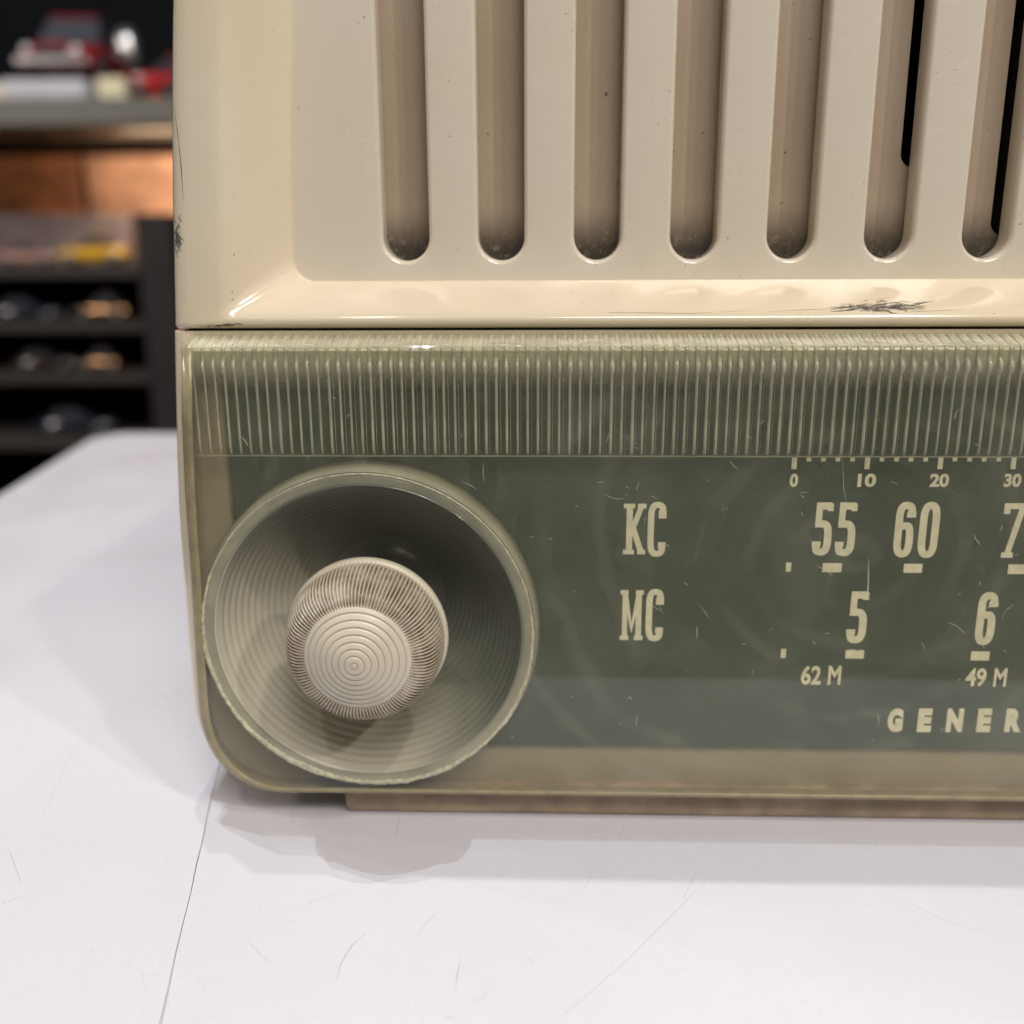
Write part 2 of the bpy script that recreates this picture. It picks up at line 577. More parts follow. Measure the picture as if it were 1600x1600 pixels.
# ------------------------------------------------------------------ grille
GY, GB = .0206, .0264                     # grille face, back of the bars
PITCHX, SW = .01995, .00475               # slot pitch, half width
SX0 = -.02945                             # centre of the leftmost slot
NS = 13
ZB, ZTOP = .1228, .2120                   # centres of the slot ends
bev = []                                  # bevel profile: (distance outside slot edge, Y)
for k in range(7):
    a = (PI / 2) * k / 6
    bev.append((.0010 * (1 - math.cos(a)), GY + .0010 * (1 - math.sin(a)) * 1.3))
bev = [(0, GB)] + bev                     # from the wall to the face
centres = [SX0 + PITCHX * i for i in range(NS)]
gv, gf = [], []
def add(vv, ff):
    o = len(gv)
    gv.extend(vv)
    gf.extend([tuple(i + o for i in q) for q in ff])
xleft, xright = -.064, centres[-1] + .0265
NA = 20
for zc, sgn, zedge in ((ZB, -1, .1125), (ZTOP, 1, .2235)):
    for i, cx in enumerate(centres):
        lps = []
        for d, Y in bev:
            lps.append([(cx + (SW + d) * math.cos(PI * k / NA), Y, zc + sgn * (SW + d) * math.sin(PI * k / NA)) for k in range(NA + 1)])
        hh, ww = abs(zedge - zc), PITCHX / 2
        rim = []
        for k in range(NA + 1):
            c, s = math.cos(PI * k / NA), math.sin(PI * k / NA)
            t = min(ww / abs(c) if abs(c) > 1e-6 else 9, hh / s if s > 1e-6 else 9)
            rim.append((cx + t * c, GY, zc + sgn * t * s))
        # push the point nearest each corner onto it
        for sx in (-1, 1):
            kk = min(range(NA + 1), key=lambda q: abs(rim[q][0] - cx - sx * ww) + abs(rim[q][2] - zedge))
            rim[kk] = (cx + sx * ww, GY, zedge)
        lps.append(rim)
        vv, ff = bridge(lps, False)
        add(vv, ff)
# margins beside the first and the last slot; the left one rolls back towards the frame
for side, cx, x_out in ((-1, centres[0], xleft), (1, centres[-1], xright)):
    sec = [(cx + side * (SW + d), Y) for d, Y in bev] + [(cx + side * PITCHX / 2, GY)]
    lps = [[(x, Y, z) for x, Y in sec] for z in (ZB, (ZB + ZTOP) / 2, ZTOP)]
    vv, ff = bridge(lps, False)
    add(vv, ff)
    xa_ = cx + side * PITCHX / 2
    cols = []
    for k in range(17):
        t = k / 16
        cols.append([(xa_ + (x_out - xa_) * t, GY + .0016 * t ** 2, z) for z in (.1125, ZB, (ZB + ZTOP) / 2, ZTOP, .2235)])
    vv, ff = bridge(cols, False)
    add(vv, ff)
grille = mesh('grille', [Vector(p) - OFF for p in gv], gf, M['grille'], radio)
bm = bmesh.new()
bm.from_mesh(grille.data)
bmesh.ops.remove_doubles(bm, verts=bm.verts, dist=1e-6)
bmesh.ops.recalc_face_normals(bm, faces=bm.faces)
bm.to_mesh(grille.data)
bm.free()
sec = [(SW + d, Y) for d, Y in bev]
sec = sec + [(PITCHX / 2, GY)] + [(PITCHX - x, Y) for x, Y in reversed(sec)]
lps = [[(x, Y, z) for x, Y in sec] for z in (ZB, (ZB + ZTOP) / 2, ZTOP)]
lps = [l + [(PITCHX - SW - .0004, GB, l[0][2]), (SW + .0004, GB, l[0][2])] for l in lps]
vv, ff = bridge(lps, True)
barmesh = None
for i in range(NS - 1):
    if barmesh is None:
        b0 = mesh('grille_bar', vv, ff, M['grille'], grille)
        sharp(b0, 50)
        barmesh = b0.data
        b = b0
    else:
        b = bpy.data.objects.new('grille_bar', barmesh)
        COL.objects.link(b)
        b.parent = grille
    b.location = (centres[i] - RX, -RY, 0)
# baffle with openings behind the slots in front of the loudspeaker
BY = .0268
holes = []
for i in range(5, NS):
    z0 = at(1420, 262, BY).z if i == 5 else (at(1550, 368, BY).z if i == 6 else .126)
    off = -.0012 if i == 5 else -.0004
    if i == 5:
        xa = at(1411, 200, BY).x
    elif i == 6:
        xa = at(1559, 250, BY).x
    else:
        xa = centres[i] - .003
    holes.append((xa, xa + .0085, z0))
bm = bmesh.new()
rings = []
for Y in (BY, BY + .0016):
    es, vs_all = [], []
    lps_ = [[(-.062, .113), (xright, .113), (xright, .2229), (-.062, .2229)]]
    for xa, xb, z0 in holes:
        r_ = .0028
        lp_ = [(xa, .2215), (xb, .2215)]
        lp_ += [(xb - r_ + r_ * math.cos(PI / 2 * k / 8), z0 + r_ - r_ * math.sin(PI / 2 * k / 8)) for k in range(9)]
        lp_ += [(xa + r_ - r_ * math.sin(PI / 2 * k / 8), z0 + r_ - r_ * math.cos(PI / 2 * k / 8)) for k in range(9)]
        lps_.append(lp_)
    for lp_ in lps_:
        vs = [bm.verts.new((x - RX, Y - RY, z)) for x, z in lp_]
        vs_all.append(vs)
        es += [bm.edges.new(q) for q in zip(vs, vs[1:] + vs[:1])]
    bmesh.ops.triangle_fill(bm, use_beauty=True, use_dissolve=False, edges=es)
    rings.append(vs_all)
for A, B in zip(*rings):
    for q in range(len(A)):
        bm.faces.new((A[q], A[(q + 1) % len(A)], B[(q + 1) % len(A)], B[q]))
bmesh.ops.recalc_face_normals(bm, faces=bm.faces)
me = bpy.data.meshes.new('speaker_baffle')
bm.to_mesh(me)
bm.free()
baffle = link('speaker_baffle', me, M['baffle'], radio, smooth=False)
boxo('speaker_cone', -.06 - RX, xright - RX, .040 - RY, .044 - RY, .113, .223, M['black'], radio)

# ------------------------------------------------------------------ dial: clear panel, edge, ribs, painted plate
WX, WZ, WR = -.0375, .0420, .0350         # knob well
PT = .1027                                # top of the dial front
PR = .2330
def outline(ins_l, ins_b, ins_t, n=18):
    L = [(-.0724, PT), (-.0736, .088), (-.0743, .0743), (-.0748, .055), (-.0755, .0347), (-.0757, .028)]
    pts = [(x + ins_l, min(z, PT - ins_t)) for x, z in L]
    zb = .0036 + ins_b
    cx, cz = -.0757 + ins_l + .0175 - ins_l * .5, zb + .0200 - ins_b * .5
    ax, az = cx - pts[-1][0], cz - zb
    for k in range(n + 1):
        a = PI + (PI / 2) * k / n
        c, s = math.cos(a), math.sin(a)
        pts.append((cx + ax * math.copysign(abs(c) ** .92, c), cz + az * math.copysign(abs(s) ** .92, s)))
    pts += [(.02, zb), (.12, zb), (PR - .02 - ins_l, zb)]
    for k in range(1, 9):
        a = -PI / 2 + (PI / 2) * k / 8
        pts.append((PR - .02 - ins_l + .02 * math.cos(a), zb + .02 + .02 * math.sin(a)))
    pts += [(PR - ins_l, PT - ins_t)]
    # top, right to left
    for k in range(1, 12):
        t = k / 12
        pts.append((PR - ins_l + (-.0724 + 2 * ins_l - PR) * t, PT - ins_t))
    return pts

def plate_with_hole(outer, hole, Y0, Y1):
    """closed slab between Y0 (front) and Y1, with a round hole"""
    bm = bmesh.new()
    rings = []
    for Y in (Y0, Y1):
        es = []
        vs_all = []
        for loop in ((outer, hole) if hole else (outer,)):
            vs = [bm.verts.new((x - RX, Y - RY, z)) for x, z in loop]
            vs_all.append(vs)
            for a, b in zip(vs, vs[1:] + vs[:1]):
                es.append(bm.edges.new((a, b)))
        bmesh.ops.triangle_fill(bm, use_beauty=True, use_dissolve=False, edges=es)
        rings.append(vs_all)
    for A, B in zip(rings[0], rings[1]):
        n = len(A)
        for i in range(n):
            j = (i + 1) % n
            bm.faces.new((A[i], A[j], B[j], B[i]))
    bmesh.ops.recalc_face_normals(bm, faces=bm.faces)
    me = bpy.data.meshes.new('plate')
    bm.to_mesh(me)
    bm.free()
    return me
circ = lambda r, n=96: [(WX + r * math.cos(2 * PI * k / n), WZ + r * math.sin(2 * PI * k / n)) for k in range(n)]
inner = outline(.0027, .0018, .0004)
dial_panel = link('dial_panel', plate_with_hole(inner, circ(WR), 0, .0022), M['clear'], radio, smooth=False)
# yellowed edge: rounded border and side walls, the sloped top is clear
def ol3(il, ib, it, Y):
    return [Vector((x, Y, z)) for x, z in outline(il, ib, it)]
n_front = len(inner) - 13                                       # points down the left, along the bottom, up the right
eloops = []
for il, ib, it, Y in ((.0027, .0018, .0004, .00002), (.0018, .0012, .0004, .00015), (.0009, .0006, .0004, .0006), (.0003, .0002, .0004, .0013), (0, 0, .0004, .0024), (0, 0, .0004, .0098)):
    eloops.append([p - OFF for p in ol3(il, ib, it, Y)[:n_front + 2]])
v, f = bridge(eloops, False)
edge = mesh('panel_edge', v, f, M['edge'], dial_panel)
so = edge.modifiers.new('thick', 'SOLIDIFY')
so.thickness = .0006
so.offset = -1
# sloped clear top wall
tp = [(-.0724, PR)]
v = []
for Y, z in ((.0000, PT - .0004), (.0003, PT - .0001), (.0008, PT + .0001), (.0094, PT + .0019), (.0094, PT + .0002), (.0024, PT - .0016), (.0001, PT - .0016)):
    v.append([Vector((-.0722 + (PR + .0720) * k / 40, Y, z)) - OFF for k in range(41)])
vv, ff = bridge(v + [v[0]], False)
topw = mesh('top_wall', vv, ff, M['clear'], dial_panel)
bm = bmesh.new(); bm.from_mesh(topw.data)
bmesh.ops.remove_doubles(bm, verts=bm.verts, dist=1e-7)
bmesh.ops.recalc_face_normals(bm, faces=bm.faces)
bm.to_mesh(topw.data); bm.free()
sharp(topw, 30)
# shoulder at the head of the ribs, its refracted glow painted pale
sh = [(.0030, PT - .0014), (.0030, PT - .0030), (.0033, PT - .0060), (.0039, PT - .0085), (.0045, PT - .0102), (.0052, PT - .0104), (.0057, PT - .0104), (.0058, PT - .0040), (.0094, PT - .0035), (.0094, PT + .0010), (.0036, PT - .0004)]
v = [[Vector((-.0716 + (PR + .069) * k / 60, Y, z)) - OFF for k in range(61)] for Y, z in sh]
vv, ff = bridge(v + [v[0]], False)
shoulder = mesh('panel_shoulder', vv, ff, M['shoulder'], dial_panel)
sharp(shoulder, 50)
# ribs: each a half round bar that bends back over the shoulder
RZ0 = .0803
path = [(.0034, RZ0), (.0032, RZ0 + .0003), (.0030, RZ0 + .002), (.0030, .0900), (.0029, .0965)]
path += [(.0030 - .0008 * math.sin(PI * k / 10), .0966 + .0030 * k / 10) for k in range(1, 10)] + [(.0029, .0998), (.0027, PT - .0016), (.0031, PT - .0006), (.0060, PT + .0004), (.0092, PT + .0013)]
prof_r = [(math.cos(PI * k / 6), math.sin(PI * k / 6)) for k in range(7)]
rl = []
for i, (y, z) in enumerate(path):
    y0, z0 = path[max(i - 1, 0)]
    y1, z1 = path[min(i + 1, len(path) - 1)]
    ty, tz = y1 - y0, z1 - z0
    L = math.hypot(ty, tz)
    ny, nz = -tz / L, ty / L                                    # to the front / up
    hw = .00030 if i < 5 else .00046
    hh = .00045 if i < 14 else .00012
    if i == 0:
        hh = .0001
    rl.append([(hw * c, y + ny * hh * s, z + nz * hh * s) for c, s in prof_r])
vv, ff = bridge(rl, True, True, True)
RP = .00209
NR = int((PR - .004 + .0703) / RP)
rib0 = None
for i in range(NR):
    x = -.0706 + RP * i
    if rib0 is None:
        rb = mesh('rib', vv, ff, M['rib'], dial_panel)
        rib0 = rb.data
    else:
        rb = bpy.data.objects.new('rib', rib0)
        COL.objects.link(rb)
        rb.parent = dial_panel
    rb.location = (x - RX + random.uniform(-.00006, .00006), -RY, 0)
    rb.scale = (random.uniform(.85, 1.15), 1, 1)
    if -.045 < x < .07:
        r2 = bpy.data.objects.new('rib', rib0)
        COL.objects.link(r2)
        r2.parent = dial_panel
        r2.location = (x - RX + .00075 + random.uniform(-.0001, .0001), -RY + .0006, 0)
        r2.scale = (random.uniform(.14, .28), 1, 1)

boxo('rib_ledge', -.0716 - RX, PR - .006 - RX, .0026 - RY, .0031 - RY, RZ0 - .00035, RZ0 - .00010, milky('ledge_acrylic', (.55, .53, .42), .3, .3), dial_panel)
# green painted plate with the scale
DY = .0060
gp = [(-.0669, .0122), (PR - .008, .0122), (PR - .008, .0985), (-.0669, .0985)]
def round_poly(pts, r, n=6):
    out = []
    m = len(pts)
    for i, p in enumerate(pts):
        p = Vector(p)
        a = (Vector(pts[i - 1]) - p)
        b = (Vector(pts[(i + 1) % m]) - p)
        a.normalize(); b.normalize()
        for k in range(n + 1):
            t = k / n
            out.append(tuple(p + a * r * (1 - t) ** 2 + b * r * t ** 2))
    return out
HR = .0366
za = WZ + math.sqrt(HR ** 2 - (-.0669 - WX) ** 2)
xb_ = WX + math.sqrt(HR ** 2 - (.0122 - WZ) ** 2)
a0 = math.atan2(za - WZ, -.0669 - WX)
a1 = math.atan2(.0122 - WZ, xb_ - WX)
gpo = [(PR - .008, .0122), (PR - .008, .0985), (-.0669, .0985)] + [(WX + HR * math.cos(a0 + (a1 - a0) * k / 60), WZ + HR * math.sin(a0 + (a1 - a0) * k / 60)) for k in range(61)]
plate = link('dial_plate', plate_with_hole(gpo, None, DY, DY + .002), M['green'], radio, smooth=False)
link('backing_plate', plate_with_hole(outline(.0007, .0005, .0012), circ(.0335), .0065, .0096), M['backing'], radio, smooth=False)

# --- lettering
TY = DY - .00006
def ribbon(pts, t, closed=False):
    P = [Vector(p) for p in pts]
    n = len(P)
    L, Rr = [], []
    for i in range(n):
        if closed:
            a, b = P[i - 1], P[(i + 1) % n]
        else:
            a, b = P[max(i - 1, 0)], P[min(i + 1, n - 1)]
        d1 = (P[i] - a) if (closed or i > 0) else (b - P[i])
        d2 = (b - P[i]) if (closed or i < n - 1) else (P[i] - a)
        d1 = d1.normalized(); d2 = d2.normalized()
        nn = Vector((-(d1.y + d2.y), d1.x + d2.x))
        nn.normalize()
        c = max(.45, nn.dot(Vector((-d1.y, d1.x))))
        L.append(P[i] + nn * (t / 2 / c)); Rr.append(P[i] - nn * (t / 2 / c))
    return L, Rr

def rnd(pts, r, closed=False, n=5):
    """round the inner corners of a polyline"""
    out = []
    m = len(pts)
    for i, p in enumerate(pts):
        p = Vector(p)
        if not closed and i in (0, m - 1):
            out.append(p)
            continue
        a = Vector(pts[i - 1]) - p
        b = Vector(pts[(i + 1) % m]) - p
        ra = min(r, a.length * .48); rb_ = min(r, b.length * .48)
        a.normalize(); b.normalize()
        for k in range(n + 1):
            t = k / n
            out.append(p + a * ra * (1 - t) ** 2 + b * rb_ * t ** 2)
    return out

# strokes of the slab lettering in a box of height 1; u = glyph width, h = half a stroke
def glyph_strokes(ch, u, t):
    h = t / 2
    l, r, b, tp_ = h, u - h, h, 1 - h
    if ch == 'C':
        return [(rnd([(r, .74), (r, tp_), (l, tp_), (l, b), (r, b), (r, .24)], .22), t, 0), ([(r - h * .1, .70), (r - h * .1, .84)], t * 1.25, 0), ([(r - h * .1, .16), (r - h * .1, .27)], t * 1.2, 0)]
    if ch == 'K':
        k = u * .27
        return [([(k, 0), (k, 1)], t, 0), ([(k + h * .4, .40), (u * .80, .96)], t * .85, 0), ([(k + u * .16, .52), (u * .82, .04)], t * .95, 0),
                ([(0, .955), (u * .50, .955)], .09, 0), ([(0, .045), (u * .50, .045)], .09, 0), ([(u * .62, .955), (u, .955)], .09, 0), ([(u * .64, .045), (u, .045)], .09, 0)]
    if ch == 'M':
        return [([(u * .20, 0), (u * .20, 1)], t * .8, 0), ([(u * .80, 0), (u * .80, 1)], t * .9, 0), ([(u * .20, .95), (u * .5, .24), (u * .80, .95)], t * .8, 0),
                ([(0, .955), (u * .34, .955)], .09, 0), ([(u * .66, .955), (u, .955)], .09, 0), ([(0, .045), (u * .38, .045)], .09, 0), ([(u * .62, .045), (u, .045)], .09, 0)]
    if ch == '5':
        q = .60
        return [([(l + u * .06, tp_ + .0), (r + h * .6, tp_)], t, 0), ([(l + u * .06, 1), (l + u * .04, q - h)], t * .85, 0), (rnd([(l, q), (r, q), (r, b), (l, b), (l, .22)], .2), t, 0),
                ([(r + h * .2, .84), (r + h * .2, .98)], t * .8, 0), ([(l, .17), (l, .27)], t * 1.15, 0)]
    if ch == '6':
        return [(rnd([(r, .74), (r, tp_), (l, tp_), (l, b), (r, b), (r, .57), (l + h, .57)], .2), t, 0), ([(r, .72), (r, .82)], t * 1.2, 0)]
    if ch == '0':
        return [(rnd([(l, b), (r, b), (r, tp_), (l, tp_)], .22, True), t, 1)]
    if ch == '7':
        return [([(0, tp_), (u - h * .3, tp_), (u * .42, .06)], t * .95, 0), ([(h, .80), (h, .97)], t, 0), ([(u * .12, .045), (u * .72, .045)], .10, 0)]

def put_rect(px0, py0, px1, py1):
    a = at(px0, py1, TY); b = at(px1, py0, TY); c = at(px0, py0, TY); d = at(px1, py1, TY)
    return (a.x + c.x) / 2, (b.x + d.x) / 2, (a.z + d.z) / 2, (b.z + c.z) / 2

def slab_glyph(ch, px0, py0, px1, py1, tpx=8.8, name='numeral'):
    x0, x1, z0, z1 = put_rect(px0, py0, px1, py1)
    H = z1 - z0
    u = (x1 - x0) / H
    v, f = [], []
    for k, (pts, t, closed) in enumerate(glyph_strokes(ch, u, tpx / (py1 - py0) * 1.06)):
        L, Rr = ribbon(pts, t, closed)
        n = len(L)
        o = len(v)
        Y = TY - .00001 * k
        for p in L + Rr:
            v.append((x0 + p.x * H - RX, Y - RY, z0 + p.y * H))
        for i in range(n if closed else n - 1):
            j = (i + 1) % n
            f.append((o + i, o + j, o + n + j, o + n + i))
    return mesh(name, v, f, M['print'], plate, smooth=False, fix=False)

def bar_mark(px0, py0, px1, py1, name):
    x0, x1, z0, z1 = put_rect(px0, py0, px1, py1)
    return boxo(name, x0 - RX, x1 - RX, TY - .00002 - RY, TY + .00003 - RY, z0, z1, M['print'], plate)

def text(s, px0, py0, px1, py1, off, name, spacing=1.):
    cu = bpy.data.curves.new('t', 'FONT')
    cu.body = s
    cu.offset = off
    cu.space_character = spacing
    cu.resolution_u = 6
    tmp = bpy.data.objects.new('t', cu)
    COL.objects.link(tmp)
    bpy.context.view_layer.update()
    me = bpy.data.meshes.new_from_object(tmp.evaluated_get(bpy.context.evaluated_depsgraph_get()))
    bpy.data.objects.remove(tmp)
    xs = [q.co.x for q in me.vertices]; ys = [q.co.y for q in me.vertices]
    x0, x1, z0, z1 = put_rect(px0, py0, px1, py1)
    for q in me.vertices:
        q.co = (x0 + (q.co.x - min(xs)) / (max(xs) - min(xs)) * (x1 - x0) - RX, TY - RY, z0 + (q.co.y - min(ys)) / (max(ys) - min(ys)) * (z1 - z0))
    me.materials.clear()
    return link(name, me, M['print'], plate, smooth=False)

slab_glyph('K', 974, 787, 1009, 866, name='letter'); slab_glyph('C', 1012, 784, 1040, 870, name='letter')
slab_glyph('M', 969, 922, 1005, 1000, name='letter'); slab_glyph('C', 1009, 920, 1036, 1002, name='letter')
slab_glyph('5', 1271, 785, 1300, 868, 10.5); slab_glyph('5', 1307, 785, 1337, 869, 10.5)
slab_glyph('6', 1398, 784, 1428, 871, 10.5); slab_glyph('0', 1436, 784, 1467, 872, 10.5)
slab_glyph('7', 1565, 786, 1596, 871, 9)
slab_glyph('5', 1325, 924, 1355, 1005, 10.5); slab_glyph('6', 1526, 925, 1556, 1008, 10.5)
for q in ((1228, 879, 1236, 893), (1285, 880, 1315, 894), (1412, 881, 1441, 895), (1575, 882, 1606, 897), (1220, 1014, 1228, 1028), (1321, 1016, 1350, 1029), (1517, 1018, 1546, 1032)):
    bar_mark(*q, 'dash_mark')
for k in range(4):
    x = 1241 + 114.2 * k
    bar_mark(x - 4, 715, x + 4, 733, 'tick_mark')
    if k < 3:
        for j in range(1, 5):
            bar_mark(x + 22.8 * j - 3.5, 715, x + 22.8 * j + 3.5, 721, 'tick_mark')
for s, a, b in (('0', 1234, 1247), ('10', 1340, 1369), ('20', 1453, 1483), ('30', 1569, 1596)):
    text(s, a, 740, b, 761, .04, 'numeral')
text('62', 1252, 1040, 1283, 1070, .028, 'numeral'); text('M', 1294, 1040, 1314, 1070, .028, 'letter')
text('49', 1509, 1044, 1541, 1073, .028, 'numeral'); text('M', 1553, 1044, 1573, 1073, .028, 'letter')
for s, a, b in (('G', 1387, 1411), ('E', 1434, 1456), ('N', 1479, 1505), ('E', 1527, 1549), ('R', 1571, 1597)):
    text(s, a, 1107, b, 1144, .075, 'letter')

# ------------------------------------------------------------------ knob well and knob
pr = [(.0331, .0088), (.0330, .0040), (.0329, .0014), (.0328, .0006), (.0326, .0003), (.0324, .0004), (.0322, .0008)]
N = 17
steps = 8
r0, y0, r1, y1 = .0321, .0012, .0140, .0270
for k in range(N * steps + 1):
    t = k / (N * steps)
    r_ = r0 + (r1 - r0) * (t ** 1.15)
    y_ = y0 + (y1 - y0) * (t ** .92)
    g_ = .00022 * abs(math.sin(PI * k / steps)) ** .7
    pr.append((r_ - g_ * .8, y_ - g_ * .6))
pr += [(.0136, .0274), (.0125, .0274), (.0120, .0277), (.0110, .0277), (.0105, .0274), (.0040, .0274), (.0001, .0274)]
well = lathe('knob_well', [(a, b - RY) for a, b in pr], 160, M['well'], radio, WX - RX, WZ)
lathe('well_lip', [(a, b - RY) for a, b in ((.0324, .0012), (.0326, .0005), (.0331, .0002), (.0342, .0000), (.0349, -.0001), (.0351, .0004), (.0349, .0014), (.0331, .0016))], 160, M['lip'], well, WX - RX, WZ)
lathe('well_collar', [(a, b - RY) for a, b in ((.0352, .0006), (.0356, .0012), (.0361, .0028), (.0366, .0058), (.0360, .0058), (.0352, .0020))], 160, M['flare'], well, WX - RX, WZ)
# frosted, chipped lip of the well
rng = random.Random(3)
n = 900
ph = [rng.uniform(0, 6.28) for _ in range(12)]
loops = [[] for _ in range(6)]
def fbm(a):
    return sum(math.sin(a * m + ph[i]) / (1 + i * .35) for i, m in enumerate((3, 7, 13, 23, 41, 67, 97, 131, 173, 211)))
for i in range(n):
    a = 2 * PI * i / n
    low_left = max(0, math.cos(a - R(225)))
    low = max(0, math.cos(a - R(300)))
    wd = .00012 + .0005 * low_left ** 2 + .0003 * low + .00006 * max(-.8, fbm(a)) * (.4 + low + low_left)
    ro = WR + max(.00005, .00016 + .00008 * fbm(a + 1) * (.3 + low + low_left)) + rng.uniform(-.00003, .00004)
    ri = WR - .0002 - max(.00015, wd) + rng.uniform(-.00005, .00005)
    for k in range(6):
        t = k / 5
        r_ = ro + (ri - ro) * t
        y_ = -.00016 - .00008 * math.sin(PI * t) * rng.uniform(.2, 1.6) + (.0004 * max(0, t - .5))
        loops[k].append((WX + r_ * math.cos(a) - RX, y_ - RY, WZ + r_ * math.sin(a)))
v, f = bridge(loops)
mesh('chipped_lip', v, f, M['chip'], well, smooth=False)

kp = [(.0060, .0270, 0), (.0060, .0120, 0), (.0120, .0100, 0), (.0160, .0030, 0), (.0167, .0018, 0), (.0170, .0012, 0), (.0171, .0003, 0), (.0170, -.0004, 0), (.0167, -.0007, 0), (.0164, -.0008, .3)]
for k in range(17):                                              # knurled dome
    t = k / 16
    a = t * PI / 2
    kp.append((.0109 + .0056 * math.cos(a) ** .75 if t < 1 else .0109, -.0012 - .0106 * math.sin(a) ** 1.05, 1 if 0 < k < 16 else .5))
kp += [(.0108, -.0119, 0), (.0106, -.0120, 0)]
NRG = 8
fr = .0104
face_steps = 64
for k in range(face_steps + 1):                                  # domed face with ring grooves
    t = k / face_steps
    r_ = fr * (1 - t) + .00005
    y_ = -.0121 - .0040 * (1 - (1 - t) ** 1.6)
    gph = (t * NRG) % 1
    gr = math.exp(-((gph - .5) / .09) ** 2)
    kp.append((r_, y_ + .00022 * gr, -gr))
NKN = 116
seg = NKN * 6
def knurl(k, r, a):
    kn = kp[k][2]
    if kn > 0:
        s = .5 + .5 * math.cos(a * NKN)
        return r - kn * .00062 * (1 - s ** .8)
    return r
knob = lathe('volume_knob', [(a, b - RY) for a, b, _ in kp], seg, M['knob'], radio, WX - RX, WZ, knurl)
at_ = knob.data.attributes.new('grime', 'FLOAT', 'POINT')
vals = []
for k, (_, _, kn) in enumerate(kp):
    for i in range(seg):
        a = 2 * PI * i / seg
        if kn > 0:
            s = .5 + .5 * math.cos(a * NKN)
            vals.append(min(1, (.22 + (1 - s) ** .9) * kn))
        elif kn < 0:
            vals.append(-kn * .42)
        else:
            vals.append(0.)
at_.data.foreach_set('value', vals)

# ------------------------------------------------------------------ wear: scratches and scrapes that follow the surface they lie on
bpy.context.view_layer.update()
def bvh(o):
    mw = o.matrix_world
    return BVHTree.FromPolygons([mw @ q.co for q in o.data.vertices], [tuple(p.vertices) for p in o.data.polygons])
def strokes(name, target, lines, mat, parent, lift=.00003):
    T = bvh(target)
    inv = parent.matrix_world.inverted()
    v, f = [], []
    for pts, wpx in lines:
        hits = []
        for px, py in pts:
            h = T.ray_cast(CAM, ray(px, py).normalized())
            if h[0] is None:
                continue
            nn = h[1] if h[1].dot(CAM - h[0]) > 0 else -h[1]
            hits.append((h[0] + nn * lift, nn))
        m = len(hits)
        if m < 2:
            continue
        o = len(v)
        for i, (p, nn) in enumerate(hits):
            d = (hits[min(i + 1, m - 1)][0] - hits[max(i - 1, 0)][0]).normalized()
            sdir = d.cross(nn).normalized()
            hw = wpx * (p - CAM).length / FPX * .5 * (1 if 0 < i < m - 1 else .15)
            v += [inv @ (p + sdir * hw), inv @ (p - sdir * hw)]
        for i in range(m - 1):
            f.append((o + 2 * i, o + 2 * i + 1, o + 2 * i + 3, o + 2 * i + 2))
    o = mesh(name, v, f, mat, parent, smooth=False, fix=False)
    o['kind'] = 'stuff'
    return o
def wiggle(x, y, L, ang, bend, n=6, jit=.6, rg=rng):
    out = []
    for i in range(n):
        t = i / (n - 1) - .5
        a = ang + bend * t
        out.append((x + L * t * math.cos(a) + rg.uniform(-jit, jit), y + L * t * math.sin(a) + rg.uniform(-jit, jit)))
    return out
# on the clear panel
ln = []
for _ in range(100):
    x, y = rng.uniform(370, 1600), rng.uniform(560, 1170)
    if (x - 576) ** 2 + (y - 985) ** 2 < 275 ** 2:
        continue
    ln.append((wiggle(x, y, rng.choice((4, 6, 8, 12, 20, 34)), rng.choice((R(105), R(80), R(40), R(-30), R(10))) + rng.gauss(0, .3), rng.gauss(0, .3)), rng.uniform(.7, 1.5)))
ln += [([(1357, 872), (1357, 900), (1356, 925), (1358, 938)], 2.6), ([(755, 722), (755, 740), (757, 755)], 1.6), ([(722, 752), (735, 758), (745, 765)], 1.8), ([(798, 728), (804, 745)], 1.4),
       ([(1070, 1043), (1079, 1052)], 2.4), ([(1504, 945), (1508, 955)], 2.2), ([(1480, 990), (1486, 978)], 2), ([(978, 1092), (985, 1088)], 3.5), ([(966, 1128), (972, 1134)], 3), ([(1316, 712), (1318, 760), (1322, 785)], 1.3),
       ([(1093, 945), (1103, 958), (1110, 970)], 1.3), ([(1030, 940), (1032, 952), (1038, 960)], 1.2), ([(520, 600), (528, 612)], 2), ([(496, 616), (500, 612)], 1.5), ([(376, 680), (384, 690), (388, 698)], 2.5), ([(338, 600), (345, 590)], 1.8)]
strokes('scratches', dial_panel, ln, M['scratch'], dial_panel)
# chipped upper edge of the dial
ln = []
x = 300
while x < 1600:
    L = rng.choice((3, 5, 9, 16, 26))
    y = 539.5 + (538 - 539.5) * (x - 300) / 1300 + rng.uniform(-1.3, 1.3)
    ln.append(([(x, y), (x + L / 2, y + rng.uniform(-1, 1.2)), (x + L, y + rng.uniform(-.6, .6))], rng.choice((1.2, 1.8, 2.6, 3.8))))
    x += L + rng.choice((1, 4, 10, 24))
ln += [([(578, 541), (588, 544), (598, 541)], 6), ([(605, 540), (614, 540)], 4), ([(970, 540), (982, 543), (990, 540)], 6), ([(1030, 541), (1040, 542)], 5)]
strokes('chipped_edge', topw, ln, M['chip'], dial_panel, .00006)
